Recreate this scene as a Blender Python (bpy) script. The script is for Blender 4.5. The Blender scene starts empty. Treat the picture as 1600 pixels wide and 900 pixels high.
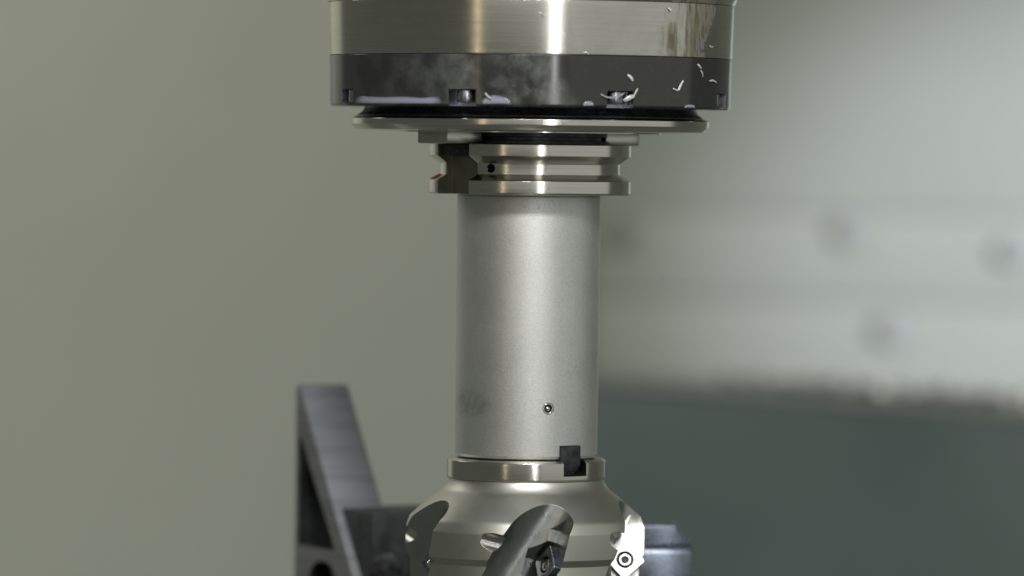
import bpy, bmesh, math, random
from mathutils import Vector, Matrix, Euler

# ------------------------------------------------------------------ set-up
sc = bpy.context.scene
COL = sc.collection
S = 0.0002            # metres per modelling unit (one unit = 0.2 mm on the tool)
F = 8120.0            # viewing distance in units; eye level is height 235 on the drawing scale
EYE = 235.0
ROLL = 0.0117
rad = math.radians

# camera
cam_d = bpy.data.cameras.new("camera")
cam = bpy.data.objects.new("camera", cam_d); COL.objects.link(cam)
cam_d.sensor_width = 36.0
cam_d.lens = 36.0 * F / 1600.0
cam_d.clip_start = 0.05; cam_d.clip_end = 50
cam.location = (0, -F * S, 0)
CAM_M = (Matrix.Rotation(25.0 / F, 4, 'Z') @ Matrix.Rotation(math.pi / 2 - 215.3 / F, 4, 'X') @ Matrix.Rotation(ROLL, 4, 'Z'))
cam.rotation_euler = CAM_M.to_euler()
cam_d.dof.use_dof = True
cam_d.dof.focus_distance = F * S - 0.030
cam_d.dof.aperture_fstop = 7.2
sc.camera = cam

# world: dim even room light
w = bpy.data.worlds.new("World"); sc.world = w; w.use_nodes = True
bgn = w.node_tree.nodes["Background"]
bgn.inputs[0].default_value = (0.93, 1.0, 0.86, 1); bgn.inputs[1].default_value = 0.10

sc.view_settings.view_transform = 'Standard'; sc.view_settings.look = 'None'
sc.view_settings.exposure = 0.0; sc.view_settings.gamma = 1.0
sc.view_settings.use_curve_mapping = False
sc.cycles.use_denoising = True
sc.cycles.max_bounces = 8

def area(name, az, el, dist, sx, sy, power, col, target=(0, 0, -0.05)):
    d = bpy.data.lights.new(name, 'AREA'); d.shape = 'RECTANGLE'; d.size = sx; d.size_y = sy
    d.energy = power; d.color = col
    o = bpy.data.objects.new(name, d); COL.objects.link(o)
    a, e = rad(az), rad(el)
    t = Vector(target)
    o.location = t + Vector((math.sin(a) * math.cos(e), -math.cos(a) * math.cos(e), math.sin(e))) * dist
    o.rotation_euler = (t - o.location).to_track_quat('-Z', 'Y').to_euler()
    return o

area("key_strip_lamp", 13.2, 10, 1.25, 0.036, 0.75, 1.6, (1.0, 0.99, 1.0))
area("key_lamp_above", 6, 36, 1.25, 0.55, 0.16, 13.0, (1.0, 0.99, 0.97))
area("warm_strip_lamp", -29.5, 8, 1.5, 0.06, 0.8, .34, (1.0, 0.82, 0.56))
area("reflection_panel_right", 62, 14, 1.7, 3.0, 1.5, 5.8, (0.98, 1.0, 0.96))  # added glowing panel, stands in for bright surroundings mirrored on the right
area("reflection_panel_left", -150, 10, 1.6, 0.9, 1.5, 0.7, (1.0, 1.0, 0.95))  # added dim panel, gives the metal a pale reflection at left
area("overhead_lamp", 20, 80, 1.5, 1.2, 0.5, 3.6, (0.84, 0.88, 1.0))
def spot(name, loc, target, angle, power, col, radius=.05):
    d = bpy.data.lights.new(name, 'SPOT'); d.energy = power; d.color = col; d.spot_size = rad(angle); d.spot_blend = .75; d.shadow_soft_size = radius
    o = bpy.data.objects.new(name, d); COL.objects.link(o); o.location = loc
    o.rotation_euler = (Vector(target) - Vector(loc)).to_track_quat('-Z', 'Y').to_euler()
    return o
spot("wall_fill_spot_right", (.72, .10, .12), (.335, 1.43, -.065), 19.2, 212.0, (.82, .83, 1.0))  # added spot, its cone shaped to give the side wall's brightness gradient
area("fill_panel_front", -9, 12, 2.4, 1.5, 1.0, 1.8, (1.0, 0.99, 0.95))  # added broad panel behind the camera, brightens the spindle's middle
area("wall_fill_left", -35, 50, 1.35, 0.9, 0.6, 4.4, (1.0, 0.97, 0.88), target=(-0.50, 1.45, -0.45))  # added fill above the frame, only to light the left wall
area("wall_fill_low", -8, -38, 1.1, 0.8, 0.5, 1.8, (0.92, 1.0, 1.0), target=(-0.22, 1.45, -0.10))  # added bluish fill below the frame, lifts the left wall's lower part

# ------------------------------------------------------------------ helpers
def P(x, y, z):                       # units -> metres; z given on the drawing's downward scale
    return Vector((x * S, y * S, (EYE - z) * S))

def at(px, py, Y):                    # a point at depth Y (metres) that stands where the drawing shows it
    d = CAM_M.to_3x3() @ Vector(((px - 800) / F, (450 - py) / F, -1))
    t = (Y + F * S) / d.y
    return Vector(cam.location) + d * t

def inv(px, py, R):                   # drawing position -> azimuth and height on a round surface of radius R
    ix, iy = px - 800, 450 - py
    x = ix * math.cos(ROLL) - iy * math.sin(ROLL) - 25
    y = ix * math.sin(ROLL) + iy * math.cos(ROLL) - 215.3
    c = R
    for _ in range(4):
        k = 1 - c / F
        s = max(-1, min(1, x * k / R)); c = R * math.cos(math.asin(s))
    return math.asin(s), EYE - y * k

def frame(az):                        # outward, rightward, up
    return (Vector((math.sin(az), -math.cos(az), 0)), Vector((math.cos(az), math.sin(az), 0)), Vector((0, 0, 1)))

def tag(o, label=None, cat=None, group=None, kind=None):
    if label: o["label"] = label
    if cat: o["category"] = cat
    if group: o["group"] = group
    if kind: o["kind"] = kind
    return o

def empty(name, loc, label, cat, group=None):
    o = bpy.data.objects.new(name, None); o.empty_display_size = 0.01
    COL.objects.link(o); o.location = loc
    return tag(o, label, cat, group)

def finish(me, angle=32):
    for p in me.polygons: p.use_smooth = True
    me.set_sharp_from_angle(angle=rad(angle))

def link(name, me, mat, parent=None, angle=32):
    o = bpy.data.objects.new(name, me); COL.objects.link(o)
    if mat is not None:
        me.materials.clear(); me.materials.append(mat)
    finish(me, angle)
    if parent is not None:
        o.parent = parent
        if parent.type == 'EMPTY': o.matrix_parent_inverse = Matrix.Translation(-parent.location)
    return o

def rounded(profile):
    """profile: (r, y[, fillet]) -> polyline with arcs at filleted corners"""
    out = []
    n = len(profile)
    for i, p in enumerate(profile):
        f = p[2] if len(p) > 2 else 0
        if f <= 0 or i in (0, n - 1):
            out.append((p[0], p[1])); continue
        v = Vector(p[:2]); a = Vector(profile[i - 1][:2]) - v; b = Vector(profile[i + 1][:2]) - v
        la, lb = a.length, b.length; a.normalize(); b.normalize()
        ang = a.angle(b)
        tl = min(f / math.tan(ang / 2), la * .48, lb * .48)
        p0, p1 = v + a * tl, v + b * tl
        k = max(3, int(3 + abs(math.pi - ang) * 5))
        for j in range(k + 1):
            t = j / k
            q = p0 * (1 - t) ** 2 + v * 2 * t * (1 - t) + p1 * t * t
            out.append((q.x, q.y))
    return out

def lathe(profile, segs=192):
    pts = rounded(profile)
    bm = bmesh.new(); rings = []
    for r, y in pts:
        if r < 1e-6:
            rings.append([bm.verts.new(P(0, 0, y))])
        else:
            rings.append([bm.verts.new(P(r * math.sin(2 * math.pi * k / segs), -r * math.cos(2 * math.pi * k / segs), y)) for k in range(segs)])
    for a, b in zip(rings, rings[1:]):
        for k in range(segs):
            k2 = (k + 1) % segs
            if len(a) == 1: bm.faces.new((a[0], b[k], b[k2]))
            elif len(b) == 1: bm.faces.new((a[k2], a[k], b[0]))
            else: bm.faces.new((a[k2], a[k], b[k], b[k2]))
    bmesh.ops.recalc_face_normals(bm, faces=bm.faces)
    me = bpy.data.meshes.new("m"); bm.to_mesh(me); bm.free()
    return me

def add_prism(bm, origin, ux, uy, un, outline, h0, h1):
    """outline in (ux, uy), swept along un from h0 to h1; metres"""
    a = [bm.verts.new(origin + ux * x + uy * y + un * h0) for x, y in outline]
    b = [bm.verts.new(origin + ux * x + uy * y + un * h1) for x, y in outline]
    n = len(outline)
    bm.faces.new(a); bm.faces.new(b)
    for i in range(n):
        bm.faces.new((a[i], a[(i + 1) % n], b[(i + 1) % n], b[i]))

def add_capsule(bm, p0, p1, r, segs=40, cap0=True, cap1=True, ballrings=8):
    """cylinder with hemispherical or flat ends"""
    ax = (p1 - p0); L = ax.length; ax.normalize()
    u = ax.orthogonal().normalized(); v = ax.cross(u)
    prof = []
    if cap0: prof += [(r * math.sin(t), -r * math.cos(t)) for t in [math.pi / 2 * j / ballrings for j in range(ballrings)]]
    else: prof += [(0, 0)]
    prof += [(r, 0), (r, L)]
    if cap1: prof += [(r * math.cos(t), L + r * math.sin(t)) for t in [math.pi / 2 * j / ballrings for j in range(1, ballrings + 1)]]
    else: prof += [(0, L)]
    rings = []
    for rr, h in prof:
        if rr < 1e-7: rings.append([bm.verts.new(p0 + ax * h)])
        else: rings.append([bm.verts.new(p0 + ax * h + (u * math.cos(2 * math.pi * k / segs) + v * math.sin(2 * math.pi * k / segs)) * rr) for k in range(segs)])
    for a, b in zip(rings, rings[1:]):
        for k in range(segs):
            k2 = (k + 1) % segs
            if len(a) == 1: bm.faces.new((a[0], b[k], b[k2]))
            elif len(b) == 1: bm.faces.new((a[k2], a[k], b[0]))
            else: bm.faces.new((a[k2], a[k], b[k], b[k2]))

def mesh_of(bm, bevel=0, seg=2, angle=30):
    bmesh.ops.recalc_face_normals(bm, faces=bm.faces)
    if bevel > 0:
        es = [e for e in bm.edges if len(e.link_faces) == 2 and e.calc_face_angle(0) > rad(angle)]
        bmesh.ops.bevel(bm, geom=es, offset=bevel, segments=seg, affect='EDGES', profile=0.5)
    me = bpy.data.meshes.new("m"); bm.to_mesh(me); bm.free()
    return me

def boolean(o, bm, mat=None, angle=32):
    me = mesh_of(bm)
    if mat: me.materials.append(mat)
    c = bpy.data.objects.new("cutting_shape", me); COL.objects.link(c)
    m = o.modifiers.new("b", 'BOOLEAN'); m.object = c; m.operation = 'DIFFERENCE'; m.solver = 'EXACT'
    m.material_mode = 'TRANSFER'
    bpy.context.view_layer.update()
    dg = bpy.context.evaluated_depsgraph_get()
    new = bpy.data.meshes.new_from_object(o.evaluated_get(dg))
    o.modifiers.clear(); o.data = new
    bpy.data.objects.remove(c)
    finish(new, angle)

def box_bm(bm, c, ux, uy, uz, a0, a1, b0, b1, c0, c1):
    add_prism(bm, c, ux, uy, uz, [(a0, b0), (a1, b0), (a1, b1), (a0, b1)], c0, c1)

# ------------------------------------------------------------------ materials
def nodes(name):
    m = bpy.data.materials.new(name); m.use_nodes = True
    nt = m.node_tree
    return m, nt, nt.nodes["Principled BSDF"]

def N(nt, t, **k):
    n = nt.nodes.new(t)
    for a, v in k.items():
        if a.startswith("i_"): n.inputs[a[2:].replace("_", " ")].default_value = v
        else: setattr(n, a, v)
    return n

def coords(nt, scale=(1, 1, 1)):
    tc = N(nt, 'ShaderNodeTexCoord'); mp = N(nt, 'ShaderNodeMapping')
    mp.inputs['Scale'].default_value = [s / S for s in scale]
    nt.links.new(tc.outputs['Object'], mp.inputs['Vector'])
    return mp.outputs[0]

def noise(nt, vec, scale, detail=4, rough=.55):
    n = N(nt, 'ShaderNodeTexNoise'); n.inputs['Scale'].default_value = scale
    n.inputs['Detail'].default_value = detail; n.inputs['Roughness'].default_value = rough
    nt.links.new(vec, n.inputs['Vector']); return n.outputs['Fac']

def mr(nt, v, a, b, c=0, d=1, smooth=True):
    n = N(nt, 'ShaderNodeMapRange'); n.interpolation_type = 'SMOOTHSTEP' if smooth else 'LINEAR'
    nt.links.new(v, n.inputs['Value'])
    for k, x in zip(('From Min', 'From Max', 'To Min', 'To Max'), (a, b, c, d)): n.inputs[k].default_value = x
    return n.outputs['Result']

def math_(nt, op, a, b):
    n = N(nt, 'ShaderNodeMath'); n.operation = op
    for i, x in enumerate((a, b)):
        if isinstance(x, (int, float)): n.inputs[i].default_value = x
        else: nt.links.new(x, n.inputs[i])
    return n.outputs[0]

def mix(nt, f, a, b):
    n = N(nt, 'ShaderNodeMix'); n.data_type = 'RGBA'
    nt.links.new(f, n.inputs[0])
    for i, x in ((6, a), (7, b)):
        if isinstance(x, tuple): n.inputs[i].default_value = (*x, 1)
        else: nt.links.new(x, n.inputs[i])
    return n.outputs[2]

def metal(name, base, rough, metallic=1.0, aniso=0.0, var=.12, nscale=.03, grain=0.0, gscale=.5, gstretch=(1, 1, 1), bevel=.8, rvar=.06, dark=None, spec=.5, cst=(1, 1, 1)):
    m, nt, b = nodes(name)
    v = coords(nt)
    n1 = noise(nt, coords(nt, cst), nscale, 5)
    dk = dark or tuple(c * (1 - 2 * var) for c in base)
    lt = tuple(min(1, c * (1 + var)) for c in base)
    nt.links.new(mix(nt, mr(nt, n1, .3, .7), dk, lt), b.inputs['Base Color'])
    n2 = noise(nt, v, nscale * 4, 6)
    nt.links.new(mr(nt, n2, .3, .7, max(.02, rough - rvar), rough + rvar), b.inputs['Roughness'])
    b.inputs['Metallic'].default_value = metallic
    b.inputs['Specular IOR Level'].default_value = spec
    bv = N(nt, 'ShaderNodeBevel'); bv.samples = 4; bv.inputs['Radius'].default_value = bevel * S
    nrm = bv.outputs[0]
    if grain > 0:
        n3 = noise(nt, coords(nt, gstretch), gscale, 3)
        bp = N(nt, 'ShaderNodeBump'); bp.inputs['Strength'].default_value = grain; bp.inputs['Distance'].default_value = S * .8
        nt.links.new(n3, bp.inputs['Height']); nt.links.new(nrm, bp.inputs['Normal']); nrm = bp.outputs[0]
    nt.links.new(nrm, b.inputs['Normal'])
    if aniso > 0:
        b.inputs['Anisotropic'].default_value = aniso; b.inputs['Anisotropic Rotation'].default_value = .25
        tg = N(nt, 'ShaderNodeTangent'); tg.direction_type = 'RADIAL'; tg.axis = 'Z'
        nt.links.new(tg.outputs[0], b.inputs['Tangent'])
    return m

M = {}
M['turned'] = metal("turned_steel", (.60, .585, .53), .20, aniso=.5, var=.035, nscale=.22, cst=(.03, .03, 1.6), rvar=.025, grain=.06, gscale=.25, gstretch=(.03, .03, 2.0))
M['ground'] = metal("ground_steel", (.50, .49, .45), .24, var=.05, rvar=.02)
M['slot'] = metal("milled_slot_shaded", (.25, .245, .20), .48, var=.08)  # darker steel, the flange slot's shadow is put into the colour
M['blasted'] = metal("blasted_nickel", (.66, .665, .64), .49, metallic=.94, var=.025, nscale=.012, grain=.36, gscale=.45, rvar=.008)
M['cutter'] = metal("satin_cutter_body", (.48, .482, .43), .42, var=.02, nscale=.010, rvar=.012, grain=.14, gscale=.5)
M['gullet'] = metal("milled_gullet", (.38, .39, .37), .30, var=.04, nscale=.015, rvar=.03, grain=.15, gscale=.25, gstretch=(1, 1, .08))
M['black'] = metal("black_oxide", (.030, .033, .034), .38, metallic=.3, var=.4, nscale=.08)
M['dark_steel'] = metal("dark_steel", (.16, .16, .15), .35, var=.3, nscale=.04)
M['carbide'] = metal("coated_insert", (.62, .63, .66), .22, var=.06)
M['insert_flank'] = metal("insert_flank", (.17, .18, .21), .30, var=.1)
M['screw'] = metal("bright_screw", (.62, .62, .60), .22, var=.1)
M['seal'] = metal("dark_seal_ring", (.055, .06, .068), .30, metallic=.5, var=.25, nscale=.04)
M['chip'] = metal("bright_chip", (.93, .93, .92), .32, metallic=.7, var=.04, bevel=.3)
M['fixture'] = metal("fixture_steel", (.25, .255, .265), .45, metallic=.6, var=.09, nscale=.05, cst=(.12, .12, 1.6), rvar=.06, grain=.8, gscale=.06, gstretch=(.2, .2, 3))
M['fixture_dark'] = metal("blackened_fixture", (.042, .045, .047), .42, metallic=.3, var=.3, nscale=.02, rvar=.08)
M['nozzle'] = metal("nozzle_steel", (.42, .42, .44), .25, var=.08)
M['notch'] = metal("notch_steel_lightened", (.40, .40, .45), .30, var=.1)  # pale lavender colour stands for light reflected inside the notches
M['clamp'] = metal("glossy_clamp_steel", (.10, .115, .14), .27, metallic=.85, var=.06, nscale=.02, rvar=.02)
M['orange'] = metal("orange_reflection", (.95, .20, .04), .5, metallic=0, var=.1)  # colour of an orange reflection, given to a solid sliver

def steel_band_material():
    m = M['turned'].copy(); m.name = "spindle_steel_stained"; nt = m.node_tree; b = nt.nodes["Principled BSDF"]
    old = b.inputs['Base Color'].links[0].from_socket
    v = coords(nt)
    sp = N(nt, 'ShaderNodeSeparateXYZ'); nt.links.new(v, sp.inputs[0])
    x, y, z = sp.outputs                          # z = 235 - drawing height
    # dried oily streaks, leaning, on the right of the band
    u = math_(nt, 'ADD', x, math_(nt, 'MULTIPLY', math_(nt, 'SUBTRACT', z, 190), -.22))
    nz = noise(nt, v, .035, 5, .6)
    u2 = math_(nt, 'ADD', u, math_(nt, 'MULTIPLY', math_(nt, 'SUBTRACT', nz, .5), 60))
    band = math_(nt, 'MULTIPLY', mr(nt, u2, 196, 218), mr(nt, u2, 276, 262))
    rot = N(nt, 'ShaderNodeMapping'); rot.inputs['Rotation'].default_value = (0, rad(-16), 0); rot.inputs['Scale'].default_value = (1, 1, .16)
    nt.links.new(v, rot.inputs[0])
    streak = mr(nt, noise(nt, rot.outputs[0], .085, 5, .65), .36, .60)
    f = math_(nt, 'MULTIPLY', math_(nt, 'MULTIPLY', band, streak), mr(nt, y, -60, -110))
    c1 = mix(nt, f, old, (.13, .12, .065))
    # cloudy film over the whole band
    film = mr(nt, noise(nt, coords(nt, (1, 1, 1.5)), .022, 6, .62), .42, .78, 0, .28)
    c2 = mix(nt, film, c1, (.40, .39, .34))
    nt.links.new(c2, b.inputs['Base Color'])
    oldr = b.inputs['Roughness'].links[0].from_socket
    nt.links.new(math_(nt, 'ADD', oldr, math_(nt, 'ADD', math_(nt, 'MULTIPLY', f, .30), math_(nt, 'MULTIPLY', film, .10))), b.inputs['Roughness'])
    nt.links.new(math_(nt, 'SUBTRACT', 1.0, math_(nt, 'MULTIPLY', f, .75)), b.inputs['Metallic'])
    return m
M['band'] = steel_band_material()

def black_ring_material():
    m, nt, b = nodes("blackened_ring_smeared")
    v = coords(nt)
    sp = N(nt, 'ShaderNodeSeparateXYZ'); nt.links.new(v, sp.inputs[0]); x, y, z = sp.outputs
    wob = noise(nt, v, .02, 5, .6)
    wv = N(nt, 'ShaderNodeVectorMath'); wv.operation = 'ADD'
    wn = N(nt, 'ShaderNodeTexNoise'); wn.inputs['Scale'].default_value = .015; wn.inputs['Detail'].default_value = 4
    nt.links.new(v, wn.inputs['Vector'])
    wsc = N(nt, 'ShaderNodeVectorMath'); wsc.operation = 'SCALE'; wsc.inputs['Scale'].default_value = 60
    nt.links.new(wn.outputs['Color'], wsc.inputs[0]); nt.links.new(v, wv.inputs[0]); nt.links.new(wsc.outputs[0], wv.inputs[1])
    cloud = noise(nt, wv.outputs[0], .018, 7, .62)
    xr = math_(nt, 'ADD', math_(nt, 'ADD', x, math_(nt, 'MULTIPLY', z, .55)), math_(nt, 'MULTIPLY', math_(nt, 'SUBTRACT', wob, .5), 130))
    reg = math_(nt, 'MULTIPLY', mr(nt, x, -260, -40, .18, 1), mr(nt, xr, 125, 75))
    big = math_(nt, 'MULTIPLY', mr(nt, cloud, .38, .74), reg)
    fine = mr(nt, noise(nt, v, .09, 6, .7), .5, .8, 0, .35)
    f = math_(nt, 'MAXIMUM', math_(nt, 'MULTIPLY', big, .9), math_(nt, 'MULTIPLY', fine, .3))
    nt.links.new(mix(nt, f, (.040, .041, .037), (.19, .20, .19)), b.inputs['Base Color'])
    b.inputs['Metallic'].default_value = .35
    nt.links.new(math_(nt, 'ADD', .13, math_(nt, 'MULTIPLY', f, .22)), b.inputs['Roughness'])
    bv = N(nt, 'ShaderNodeBevel'); bv.samples = 4; bv.inputs['Radius'].default_value = 1.2 * S
    nt.links.new(bv.outputs[0], b.inputs['Normal'])
    return m
M['ring'] = black_ring_material()

def sleeve_material():
    m = M['blasted'].copy(); m.name = "blasted_sleeve_smudged"; nt = m.node_tree; b = nt.nodes["Principled BSDF"]
    old = b.inputs['Base Color'].links[0].from_socket
    v = coords(nt)
    sp = N(nt, 'ShaderNodeSeparateXYZ'); nt.links.new(v, sp.inputs[0]); x, y, z = sp.outputs
    def spot(cx, cz, rx, rz, nsc, lo, hi):
        dx = math_(nt, 'DIVIDE', math_(nt, 'SUBTRACT', x, cx), rx); dz = math_(nt, 'DIVIDE', math_(nt, 'SUBTRACT', z, cz), rz)
        d = math_(nt, 'ADD', math_(nt, 'MULTIPLY', dx, dx), math_(nt, 'MULTIPLY', dz, dz))
        return math_(nt, 'MULTIPLY', math_(nt, 'MULTIPLY', mr(nt, d, 1.0, .15), mr(nt, noise(nt, v, nsc, 5, .65), lo, hi)), mr(nt, y, -5, -20))
    s1 = spot(-86, EYE - 628, 36, 26, .075, .28, .78)
    s2 = spot(68, EYE - 572, 22, 24, .20, .50, .62)
    s3 = spot(20, EYE - 322, 40, 10, .22, .52, .62)
    f = math_(nt, 'MAXIMUM', math_(nt, 'MULTIPLY', s1, .5), math_(nt, 'MAXIMUM', math_(nt, 'MULTIPLY', s2, .16), math_(nt, 'MULTIPLY', s3, .35)))
    speck = mr(nt, noise(nt, v, .42, 2), .74, .82, 0, .35)
    f = math_(nt, 'MAXIMUM', f, speck)
    c0 = mix(nt, f, old, (.14, .14, .13))
    gr = mr(nt, noise(nt, v, .40, 2, .7), .30, .70, 0, .30)
    nt.links.new(mix(nt, gr, c0, (.30, .305, .29)), b.inputs['Base Color'])
    return m
M['sleeve'] = sleeve_material()

def wall_material(name, c, var=.05, rough=.5, sc_=2.0):
    m, nt, b = nodes(name)
    tc = N(nt, 'ShaderNodeTexCoord')
    n = noise(nt, tc.outputs['Object'], sc_, 5)
    nt.links.new(mix(nt, mr(nt, n, .3, .7), tuple(x * (1 - var) for x in c), tuple(x * (1 + var) for x in c)), b.inputs['Base Color'])
    n2 = noise(nt, tc.outputs['Object'], sc_ * 6, 5)
    nt.links.new(mr(nt, n2, .3, .7, rough - .08, rough + .08), b.inputs['Roughness'])
    return m
M['wall_l'] = wall_material("painted_sheet_olive_grey", (.376, .384, .318))
M['wall_r'] = wall_material("painted_sheet_pale_grey", (.228, .246, .200))
M['wall_d'] = wall_material("olive_bolt", (.15, .16, .125))
M['panel'] = wall_material("dark_painted_cover", (.078, .102, .096), rough=.42)
M['bolt'] = wall_material("wall_bolt_steel", (.195, .205, .182), rough=.5)
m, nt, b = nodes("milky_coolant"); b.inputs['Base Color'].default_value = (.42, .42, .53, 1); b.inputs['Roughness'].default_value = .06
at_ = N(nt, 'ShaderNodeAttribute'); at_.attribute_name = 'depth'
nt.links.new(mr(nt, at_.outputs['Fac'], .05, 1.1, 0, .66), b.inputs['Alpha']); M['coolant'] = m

# ------------------------------------------------------------------ the setting: machine enclosure walls
def slab(name, corners, thick, mat, parent=None, kind=None):
    """corners: four points in order round the front face; thickness away from the camera"""
    a, b_, c, d = [Vector(q) for q in corners]
    n = (b_ - a).cross(d - a).normalized()
    if n.y < 0: n = -n
    bm = bmesh.new()
    f = [bm.verts.new(q) for q in (a, b_, c, d)]; g = [bm.verts.new(q + n * thick) for q in (a, b_, c, d)]
    bm.faces.new(f); bm.faces.new(g)
    for i in range(4): bm.faces.new((f[i], f[(i + 1) % 4], g[(i + 1) % 4], g[i]))
    o = link(name, mesh_of(bm, .003, 2), mat, parent)
    if kind: tag(o, kind=kind)
    return o

def vq(x0, y0, x1, y1, z0, z1):
    return [(x0, y0, z0), (x1, y1, z0), (x1, y1, z1), (x0, y0, z1)]

CX, CY = at(895, 450, 1.55).x, 1.55
slab("back_wall", vq(-1.3, 1.42, CX, CY, -.75, .9), .01, M['wall_l'], kind='structure')
RX, RY = 1.25, 1.10
rw = slab("side_wall", vq(CX + .002, CY + .012, RX, RY + .012, -.75, .9), .01, M['wall_r'], kind='structure')
def on_side(px, py):                         # where a drawing position meets the side wall
    o = Vector(cam.location); d = CAM_M.to_3x3() @ Vector(((px - 800) / F, (450 - py) / F, -1))
    n = Vector((CY - RY, RX - CX, 0)); p0 = Vector((CX, CY, 0))
    return o + d * (n.dot(p0 - o) / n.dot(d))
dirw = Vector((RX - CX, RY - CY, 0)).normalized(); nw = Vector((dirw.y, -dirw.x, 0))
# overlapping sheet strips on the side wall (thin steps)
for za, zb in ((-.50, -.170), (-.170, -.088), (-.088, -.035), (-.035, .9)):
    t = .0062 if za in (-.170, -.035) else .0065
    L = (Vector((RX, RY, 0)) - Vector((CX, CY, 0))).length
    bm = bmesh.new()
    add_prism(bm, Vector((CX, CY, 0)), dirw, Vector((0, 0, 1)), nw, [(.012, za), (L, za), (L, zb), (.012, zb)], -.009, t)
    link("sheet_strip", mesh_of(bm, .0025, 2), M['wall_r'], rw)
for px, py, r in ((1337, 360, .0082), (974, 366, .0075), (1590, 392, .0075), (1402, 514, .0082)):
    c = on_side(px, py) 
    bm = bmesh.new()
    up = Vector((0, 0, 1))
    add_prism(bm, c, dirw, up, nw, [(r * math.cos(k * math.pi / 3 + .3), r * math.sin(k * math.pi / 3 + .3)) for k in range(6)], 0, .018)
    bmat = M['bolt'] if px > 1000 else M['wall_d']
    o = link("bolt", mesh_of(bm, .0012, 2), bmat, rw)
    bm = bmesh.new()
    add_prism(bm, c, dirw, up, nw, [(r * 1.35 * math.cos(k * math.pi / 10), r * 1.35 * math.sin(k * math.pi / 10)) for k in range(20)], 0, .0095)
    link("washer", mesh_of(bm, .0006, 1), bmat, rw)

# dark sheet-metal cover low on the right
A = at(880, 596, 1.12); B = at(1700, 660, 1.0)
root = empty("machine_cover", (A.x, A.y, -.6), "dark green-grey sheet metal cover below the pale wall, low at right", "cover")
slab("front_sheet", [(A.x, A.y, -.6), (B.x, B.y, -.6), (B.x, B.y, B.z), (A.x, A.y, A.z)], .004, M['panel'], root)
dl = (B - A).normalized(); back = Vector((-dl.y, dl.x, 0)).normalized()
bm = bmesh.new()
add_prism(bm, A, back, Vector((0, 0, 1)), dl, [(-.003, .0005), (.03, .0005), (.03, .005), (-.003, .005)], 0, (B - A).length)
link("top_lip", mesh_of(bm, .0015, 2), M['bolt'], root)

rnd = random.Random(4)
bm = bmesh.new()
for i in range(110):
    t = rnd.random() ** .8
    heap = .5 + .5 * math.sin(t * 23) * math.sin(t * 61 + 1)
    c = A + (B - A) * (.30 + .66 * t) + back * rnd.uniform(.002, .024) + Vector((0, 0, .0065 + rnd.random() * .004 * heap))
    E = Euler((rnd.uniform(0, 6), rnd.uniform(0, 6), rnd.uniform(0, 6))).to_matrix()
    l, w_, h_ = rnd.uniform(.002, .006), rnd.uniform(.001, .0025), rnd.uniform(.0006, .0015)
    add_prism(bm, c, E.col[0], E.col[1], E.col[2], [(-l, -w_), (l * .3, -w_), (l, w_ * .4), (-l * .5, w_)], -h_, h_)
o = link("swarf", mesh_of(bm), M['ground'], None)
tag(o, "loose bright swarf lying along the dark cover's top edge", "swarf", kind='stuff')

# ------------------------------------------------------------------ fixture behind the cutter
sB = 1.083
T0 = at(462, 601, 700 * S)
a_ = Vector((.44, -.9, 0)).normalized(); e_ = Vector((.9, .44, 0)).normalized(); z_ = Vector((0, 0, 1))
k_ = S * sB
root = empty("fixture_bracket", T0 - z_ * 340 * k_, "dark steel triangular bracket with sloping edge, behind and left of the cutter", "bracket")
bm = bmesh.new()
add_prism(bm, T0, a_, z_, e_, [(x * k_, y * k_) for x, y in ((0, 0), (14, 0), (262, -330), (262, -340), (0, -340))], 0, 84 * k_)
g = link("gusset", mesh_of(bm, 3.5 * k_, 3), M['fixture'], root)
bm = bmesh.new()
add_prism(bm, T0, a_, z_, e_, [(x * k_, y * k_) for x, y in ((16, -82), (24, -82), (160, -250), (16, -250))], -10 * k_, 30 * k_)
boolean(g, bm, M['fixture_dark'])
bm = bmesh.new()
hc = T0 + a_ * 112 * k_ - z_ * 300 * k_
add_prism(bm, hc, a_, z_, e_, [(52 * k_ * math.cos(i * math.pi / 16), 31 * k_ * math.sin(i * math.pi / 16)) for i in range(32)], -10 * k_, 60 * k_)
boolean(g, bm, M['black'])
bm = bmesh.new()
box_bm(bm, T0, a_, z_, e_, 110 * k_, 268 * k_, -340 * k_, -184 * k_, 14 * k_, 200 * k_)
link("foot_block", mesh_of(bm, 3 * k_, 2), M['fixture_dark'], root)
sc0 = at(606, 886, 448 * S)
bm = bmesh.new(); add_capsule(bm, sc0 + Vector((0, .012, 0)), sc0 + Vector((0, -.004, 0)), 24 * S, 32, False, False)
link("cap_screw", mesh_of(bm, 2 * S, 2), M['black'], root)

root = empty("clamp_block", at(1010, 990, 380 * S), "dark chamfered clamp block with a bluish shine, behind the cutter's right side", "clamp")
q = at(1044, 820, 380 * S); u = S * 1.045
X, Y_, Z_ = Vector((1, 0, 0)), Vector((0, 1, 0)), Vector((0, 0, 1))
bm = bmesh.new()
add_prism(bm, q, X, Z_, Y_, [(x * u, y * u) for x, y in ((-95, 0), (12, 0), (34, -32), (34, -60), (-95, -60))], 0, 70 * u)
link("upper_block", mesh_of(bm, 4 * u, 3), M['clamp'], root)
bm = bmesh.new()
add_prism(bm, q, Y_, Z_, X, [(x * u, y * u) for x, y in ((70, -30), (0, -30), (-9, -35), (-14, -44), (-14, -170), (70, -170))], -95 * u, 37 * u)
link("lower_block", mesh_of(bm, 2 * u, 2), M['clamp'], root)

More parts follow.
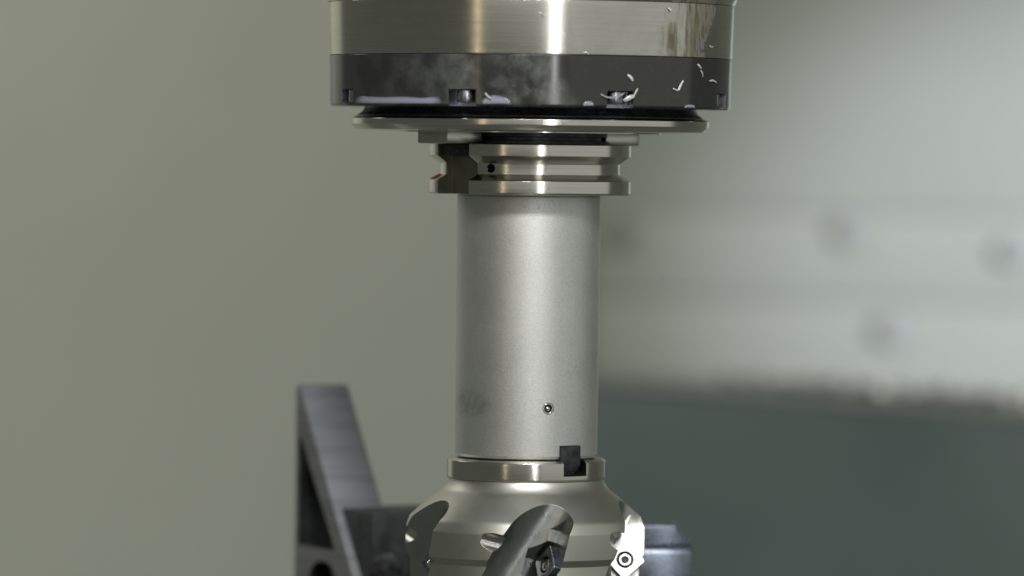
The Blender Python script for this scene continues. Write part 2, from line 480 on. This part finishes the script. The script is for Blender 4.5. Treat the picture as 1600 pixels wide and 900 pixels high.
# ------------------------------------------------------------------ spindle nose
root = empty("machine_spindle", P(0, 0, 224), "stained steel and black machine spindle nose at the top", "spindle")
SP = root
link("upper_housing", lathe([(0, -160), (330, -160), (330, -120, 6), (320.5, 0, 4), (317.4, 7.6), (0, 7.6)], 256), M['band'], root)
link("steel_band", lathe([(0, 8), (316.5, 8, 1), (316.3, 20), (314.2, 90.3, 1), (0, 90.3)], 256), M['band'], root)
ring = link("black_ring", lathe([(0, 91), (314, 91, 1), (313, 120), (312.5, 166.5, 3), (309, 169.5, 1), (262, 169.5), (0, 169.5)], 256), M['ring'], root)
bm = bmesh.new()
AZ0 = rad(-19.2)
for k in range(8):
    r_, t_, u_ = frame(AZ0 + k * math.pi / 4)
    box_bm(bm, P(0, 0, 0), t_, u_, r_, -22 * S, 22 * S, (EYE - 180) * S - EYE * S, (EYE - 144) * S - EYE * S, 282 * S, 330 * S)
EYE_SHIFT = 0
boolean(ring, bm, M['notch'])
for k in range(8):
    r_, t_, u_ = frame(AZ0 + k * math.pi / 4)
    c = r_ * 294 * S
    bm = bmesh.new(); add_capsule(bm, c + P(0, 0, 144.5), c + P(0, 0, 164), 14 * S, 32, False, False)
    link("coolant_nozzle", mesh_of(bm, 1.5 * S, 2), M['nozzle'], root)
link("seal_ring", lathe([(0, 168), (258, 168), (259, 172, 3), (263, 178, 6), (270, 182.5, 1), (270, 184), (0, 184)], 256), M['seal'], root)
link("face_plate", lathe([(0, 184.3), (273, 184.3, 1), (279.5, 187.5, 2.5), (279.5, 197, 1.5), (271, 204.5, 1), (262, 205), (205, 206.5), (205, 208), (0, 208)], 256), M['turned'], root)
link("bore_ring", lathe([(0, 208), (121, 208), (121, 214, .5), (111, 214.2), (111, 220), (124, 220.4), (124, 225.3), (0, 225.3)], 128), M['black'], root)
KAZ = rad(-50)
for k, az in enumerate((KAZ, KAZ + math.pi)):
    r_, t_, u_ = frame(az)
    bm = bmesh.new()
    c0 = P(0, 0, 0)
    ol = [(-37 * S, -226 * S), (37 * S, -226 * S), (37 * S, -203 * S), (-37 * S, -203 * S)]
    add_prism(bm, c0, t_, u_, r_, ol, 126 * S, 196 * S)
    link("drive_key", mesh_of(bm, 3 * S, 2), M['ground'], root)

# ------------------------------------------------------------------ tool holder
root = empty("tool_holder", P(0, 0, 712), "grey tool holder with grooved flange and long matt sleeve, clamped in the spindle", "tool holder")
fl = link("flange", lathe([(0, 225), (156, 225, .6), (158, 226.6, .6), (158, 244, 1.2), (141, 255.8, 2), (141, 272.8, 2), (158, 282.5, 1), (158, 301, 1), (155.5, 303.5, 1), (0, 303.5)], 256), M['turned'], root)
bm = bmesh.new()
for az in (KAZ, KAZ + math.pi):
    r_, t_, u_ = frame(az)
    add_prism(bm, P(0, 0, 0), t_, u_, r_, [(-38 * S, -310 * S), (38 * S, -310 * S), (38 * S, -215 * S), (-38 * S, -215 * S)], 124 * S, 200 * S)
boolean(fl, bm, M['slot'])
az, yy = inv(767, 263, 141)
r_, t_, u_ = frame(az)
bm = bmesh.new(); add_capsule(bm, P(0, 0, yy) + r_ * 118 * S, P(0, 0, yy) + r_ * 150 * S, 7 * S, 24, False, False)
boolean(fl, bm, M['black'])
r_, t_, u_ = frame(KAZ)
bm = bmesh.new()
add_prism(bm, P(0, 0, 0), t_, u_, r_, [(-36 * S, -245 * S), (36 * S, -245 * S), (36 * S, -226.4 * S), (-36 * S, -226.4 * S)], 124.5 * S, 147 * S)
link("slot_filler", mesh_of(bm, 1.5 * S, 2), M['black'], root)
az, yy = inv(680, 277, 149)
az0, y0 = inv(676, 279.5, 154); az1, y1 = inv(687, 273, 143)
bm = bmesh.new()  # orange sliver modelled in place of a reflection on the groove slope
pts = []
for (px, r) in ((az0 - .07, 156.5), (az0 + .06, 156), (az0 + .09, 144), (az0 + .0, 143.4)):
    yq = 282.5 - (158 - r) / 17.0 * 9.7 - .9
    pts.append(P(r * math.sin(px), -r * math.cos(px), yq))
vs = [bm.verts.new(q_) for q_ in pts]; vs2 = [bm.verts.new(q_ + Vector((0, 0, .8 * S))) for q_ in pts]
bm.faces.new(vs); bm.faces.new(vs2)
for i in range(4): bm.faces.new((vs[i], vs[(i + 1) % 4], vs2[(i + 1) % 4], vs2[i]))
o = link("reflection_mark", mesh_of(bm), M['orange'], root); o["label"] = "small orange reflection, coloured in on the flange groove"

slv = link("sleeve", lathe([(0, 303.5), (110.5, 303.5), (110.5, 305.5, .5), (112, 307, .5), (111.2, 708, 1), (109, 712, 1), (0, 712)], 224), M['sleeve'], root)
KZ = rad(38)
r_, t_, u_ = frame(KZ)
bm = bmesh.new(); add_prism(bm, P(0, 0, 0), t_, u_, r_, [(-20 * S, -720 * S), (20 * S, -720 * S), (20 * S, -691 * S), (-20 * S, -691 * S)], 88 * S, 130 * S)
boolean(slv, bm, M['ground'])
bm = bmesh.new()
ol = [(-19, -692), (19, -692), (19, -721), (12, -731), (-19, -731)]
add_prism(bm, P(0, 0, 0), t_, u_, r_, [(x * S, y * S) for x, y in ol], 96 * S, 113.5 * S)
link("drive_block", mesh_of(bm, 1.2 * S, 2), M['black'], root)
# collar under the sleeve edge: dark parting line
link("parting_ring", lathe([(0, 712), (106, 712), (106, 714.5), (0, 714.5)], 128), M['black'], root)
# small set screw on the sleeve
az, yy = inv(857, 639, 112)
r_, t_, u_ = frame(az); c = P(0, 0, yy)
bm = bmesh.new(); add_capsule(bm, c + r_ * 100 * S, c + r_ * 120 * S, 9.3 * S, 32, False, False)
boolean(slv, bm, M['ground'])
def ringmesh(c, ax, ro, ri, h0, h1, segs=32):
    u = ax.orthogonal().normalized(); v = ax.cross(u)
    bm = bmesh.new(); rs = []
    for r, h in ((ri, h0), (ro, h0), (ro, h1), (ri, h1)):
        rs.append([bm.verts.new(c + ax * h + (u * math.cos(2 * math.pi * k / segs) + v * math.sin(2 * math.pi * k / segs)) * r) for k in range(segs)])
    for i in range(4):
        a, b = rs[i], rs[(i + 1) % 4]
        for k in range(segs): bm.faces.new((a[k], a[(k + 1) % segs], b[(k + 1) % segs], b[k]))
    return mesh_of(bm, .5 * S, 1)
scr = link("set_screw", ringmesh(c, r_, 8.9 * S, 6.2 * S, 100 * S, 110.8 * S), M['screw'], root)
bm = bmesh.new(); add_capsule(bm, c + r_ * 101 * S, c + r_ * 106.5 * S, 4.4 * S, 24, False, True)
link("ball_tip", mesh_of(bm), M['screw'], scr)
bm = bmesh.new(); add_capsule(bm, c + r_ * 99 * S, c + r_ * 103 * S, 6.5 * S, 24, False, False)
link("recess", mesh_of(bm), M['black'], scr)

# ------------------------------------------------------------------ face mill
root = empty("face_mill", P(0, 0, 935), "nickel-coloured milling cutter with bright inserts under the holder", "milling cutter")
col = link("collar", lathe([(0, 714.8), (119, 714.8, 1), (124, 718, 1.2), (124, 744, 1), (122.5, 747, .8), (0, 747)], 224), M['turned'], root)
r_, t_, u_ = frame(KZ)
bm = bmesh.new(); add_prism(bm, P(0, 0, 0), t_, u_, r_, [(-21 * S, -738 * S), (24 * S, -738 * S), (24 * S, -708 * S), (-21 * S, -708 * S)], 90 * S, 140 * S)
boolean(col, bm, M['dark_steel'])
body = link("cutter_body", lathe([(0, 747.3), (121.5, 747.3), (122.5, 752), (130, 764, 26), (146, 776), (162, 790), (181, 806.5, 18), (187, 824, 8), (187, 863.5, .6), (179, 874, .6), (180, 888, .6), (180, 920), (150, 935), (0, 935)], 256), M['cutter'], root)

TEETH = [rad(q) for q in (4, 69.5, 137, 212, -67)]        # uneven pitch
ALPHA = rad(24.5); BETA = rad(14.5)
def tooth_frame(phi):
    r_, t_, u_ = frame(phi)
    n = (-t_ * math.cos(ALPHA) + r_ * math.sin(ALPHA)) * math.cos(BETA) + u_ * math.sin(BETA)
    n.normalize()
    a = u_.cross(n).normalized()
    if a.dot(r_) < 0: a = -a
    b = n.cross(a)
    if b.z < 0: b = -b
    return r_, t_, u_, n, a, b
def loc(phi, rho, tau, y):
    r_, t_, u_ = frame(phi)
    return P(0, 0, y) + (r_ * rho + t_ * tau) * S
IC = (157, 25, 872)     # insert centre: out, right, height
bm1, bm2, bm3 = bmesh.new(), bmesh.new(), bmesh.new()
for phi in TEETH:
    r_, t_, u_, n, a, b = tooth_frame(phi)
    # chip gullet: slanting round channel
    p_mid = loc(phi, 190, 4, 826)
    d = (t_ * math.sin(rad(33)) + u_ * math.cos(rad(33))).normalized()
    add_capsule(bm1, p_mid - d * 150 * S, p_mid + d * 95 * S, 44 * S, 56, False, False)
    # pocket in front of the insert
    c = loc(phi, *IC)
    ol = []
    for x, y in ((-36, -80), (80, -80), (80, 74), (10, 74), (-6, 56), (-5, 37), (-36, 5)):
        ol.append((x * S, y * S))
    add_prism(bm2, c - n * 7 * S, a, b, n, ol, 0, 36 * S)
    # small cylindrical relief on the trailing side
    q0 = loc(phi, 182, -78, 831); q1 = loc(phi, 176, -20, 846)
    add_capsule(bm3, q0, q1, 14.5 * S, 32, False, True)
boolean(body, bm1, M['gullet'])
boolean(body, bm2, M['gullet'])
boolean(body, bm3, M['ground'])

for phi in TEETH:
    r_, t_, u_, n, a, b = tooth_frame(phi)
    c = loc(phi, *IC)
    rot = rad(45 - 3)
    h = 23.0; cr = 5.0
    ol = []
    for i, (sx, sy) in enumerate(((1, 1), (-1, 1), (-1, -1), (1, -1))):
        for ta in (0, 30, 60, 90):
            an = rad(i * 90 + ta)
            x = sx * (h - cr) + cr * math.cos(an); y = sy * (h - cr) + cr * math.sin(an)
            ol.append(((x * math.cos(rot) - y * math.sin(rot)) * S, (x * math.sin(rot) + y * math.cos(rot)) * S))
    bm = bmesh.new()
    add_prism(bm, c - n * 6.8 * S, a, b, n, ol, 0, 13 * S)
    ins = link("insert", mesh_of(bm, .8 * S, 1), M['carbide'], root)
    ins.data.materials.append(M['insert_flank'])
    for pl in ins.data.polygons:
        if abs(pl.normal.dot(n)) < .5: pl.material_index = 1
    bm = bmesh.new(); add_capsule(bm, c - n * 2 * S, c + n * 12 * S, 13.5 * S, 32, False, False)
    boolean(ins, bm, M['black'])
    sm = link("clamp_screw", ringmesh(c, n, 9.8 * S, 5.6 * S, -2 * S, 5.0 * S), M['screw'], ins)
    bm = bmesh.new(); add_capsule(bm, c - n * 2 * S, c + n * .5 * S, 5.4 * S, 6, False, False)
    link("socket", mesh_of(bm), M['black'], ins)

# ------------------------------------------------------------------ coolant and chips clinging to the spindle
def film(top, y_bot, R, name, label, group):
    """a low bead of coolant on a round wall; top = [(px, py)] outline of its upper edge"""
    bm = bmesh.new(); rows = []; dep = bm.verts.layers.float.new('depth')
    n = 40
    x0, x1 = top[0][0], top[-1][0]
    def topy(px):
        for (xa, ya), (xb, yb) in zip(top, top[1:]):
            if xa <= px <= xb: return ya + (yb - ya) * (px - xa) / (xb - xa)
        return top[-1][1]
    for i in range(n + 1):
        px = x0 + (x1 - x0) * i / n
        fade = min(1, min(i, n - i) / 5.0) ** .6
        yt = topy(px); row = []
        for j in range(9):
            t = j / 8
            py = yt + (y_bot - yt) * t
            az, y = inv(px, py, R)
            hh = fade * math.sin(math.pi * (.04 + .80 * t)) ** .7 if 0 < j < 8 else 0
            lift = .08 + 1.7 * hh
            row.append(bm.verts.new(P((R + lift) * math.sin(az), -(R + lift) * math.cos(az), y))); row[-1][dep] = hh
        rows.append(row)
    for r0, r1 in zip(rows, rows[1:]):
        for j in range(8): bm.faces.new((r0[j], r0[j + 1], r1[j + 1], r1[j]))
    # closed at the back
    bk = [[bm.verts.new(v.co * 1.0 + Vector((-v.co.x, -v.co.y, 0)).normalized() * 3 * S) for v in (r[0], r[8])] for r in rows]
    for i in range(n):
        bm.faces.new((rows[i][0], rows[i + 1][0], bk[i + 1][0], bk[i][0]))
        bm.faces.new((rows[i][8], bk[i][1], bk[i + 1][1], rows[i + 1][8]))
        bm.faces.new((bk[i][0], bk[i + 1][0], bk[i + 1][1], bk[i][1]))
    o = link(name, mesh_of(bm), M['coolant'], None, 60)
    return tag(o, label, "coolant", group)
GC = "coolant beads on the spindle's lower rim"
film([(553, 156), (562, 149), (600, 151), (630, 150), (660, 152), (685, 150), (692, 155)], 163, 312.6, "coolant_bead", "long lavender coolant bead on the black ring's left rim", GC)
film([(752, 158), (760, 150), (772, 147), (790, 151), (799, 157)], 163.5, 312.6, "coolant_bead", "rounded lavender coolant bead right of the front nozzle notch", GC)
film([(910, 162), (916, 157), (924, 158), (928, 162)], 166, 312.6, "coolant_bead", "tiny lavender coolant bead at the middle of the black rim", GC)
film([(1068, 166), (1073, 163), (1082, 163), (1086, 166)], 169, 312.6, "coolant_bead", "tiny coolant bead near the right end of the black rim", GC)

def chip(path, wid, label, R=313.0, lift=1.2):
    """a sliver of swarf: tapered curved ribbon lying on the round wall"""
    P3 = []
    # smooth path
    pts = [Vector(p) for p in path]
    sm = []
    for i in range(len(pts) - 1):
        p0 = pts[max(0, i - 1)]; p1 = pts[i]; p2 = pts[i + 1]; p3 = pts[min(len(pts) - 1, i + 2)]
        for j in range(6):
            t = j / 6
            sm.append(.5 * ((2 * p1) + (p2 - p0) * t + (2 * p0 - 5 * p1 + 4 * p2 - p3) * t * t + (3 * p1 - p0 - 3 * p2 + p3) * t ** 3))
    sm.append(pts[-1])
    bm = bmesh.new(); rings = []
    n = len(sm) - 1
    for i, p in enumerate(sm):
        t = i / n
        d = (sm[min(n, i + 1)] - sm[max(0, i - 1)]).normalized(); s = Vector((-d.y, d.x))
        wv = wid * .8 * (.25 + .75 * math.sin(math.pi * (.12 + .80 * t)) ** .8)
        ring_ = []
        for off, h in ((-1, .2), (-.3, 1.1), (1, .9), (.4, -.1)):
            q = p + s * off * wv / 2
            az, y = inv(q.x, q.y, R)
            rr = R + h * lift + lift * .8 * math.sin(math.pi * t)
            ring_.append(bm.verts.new(P(rr * math.sin(az), -rr * math.cos(az), y)))
        rings.append(ring_)
    for a, b in zip(rings, rings[1:]):
        for k in range(4): bm.faces.new((a[k], a[(k + 1) % 4], b[(k + 1) % 4], b[k]))
    bm.faces.new(rings[0]); bm.faces.new(rings[-1])
    o = link("metal_chip", mesh_of(bm), M['chip'], None, 50)
    return tag(o, label, "metal chip", "bright chips stuck to the spindle")
chip([(981, 117), (985, 121), (989, 127)], 5.5, "short fat chip on the black ring above the chip-filled notch")
chip([(1051, 138), (1058, 141), (1062, 134), (1067, 126)], 3.4, "tick-shaped chip on the right half of the black ring")
chip([(1089, 100), (1092, 104), (1095, 108)], 4.2, "upper of two slanting chips near the black ring's right end")
chip([(1094, 110), (1096, 115), (1097, 121)], 3.6, "lower of two slanting chips near the black ring's right end")
chip([(1108, 127), (1113, 126), (1119, 130)], 4.0, "comma-shaped chip, rightmost on the black ring")
chip([(938, 147), (947, 152), (960, 152), (974, 146)], 3.4, "long curved chip across the right-hand notch", lift=3)
chip([(974, 158), (981, 153), (990, 149)], 8, "broad white chip lodged in the right-hand notch", lift=3)
chip([(988, 152), (991, 147), (996, 138)], 2.6, "thin upright sliver beside the right-hand notch")
chip([(758, 145), (761, 149), (763, 151), (768, 155)], 4.0, "small crooked chip on the rounded coolant bead", R=316)
chip([(1044, 13), (1047, 16), (1048, 20)], 3.2, "small chip on the steel band beside the brown stain", R=317)
chip([(878, 60), (882, 57), (882, 52), (879, 51)], 1.6, "thin hooked chip on the steel band right of the bright streak", R=316.5)
chip([(912, 83), (917, 82), (920, 86)], 2.0, "tiny chip low on the steel band above the black ring", R=315.5)
chip([(842, 20), (846, 22), (849, 24)], 1.8, "tiny chip on the steel band left of the bright streak", R=317)
chip([(1108, 71), (1110, 74), (1113, 73)], 2.2, "tiny chip at the steel band's right end", R=316)
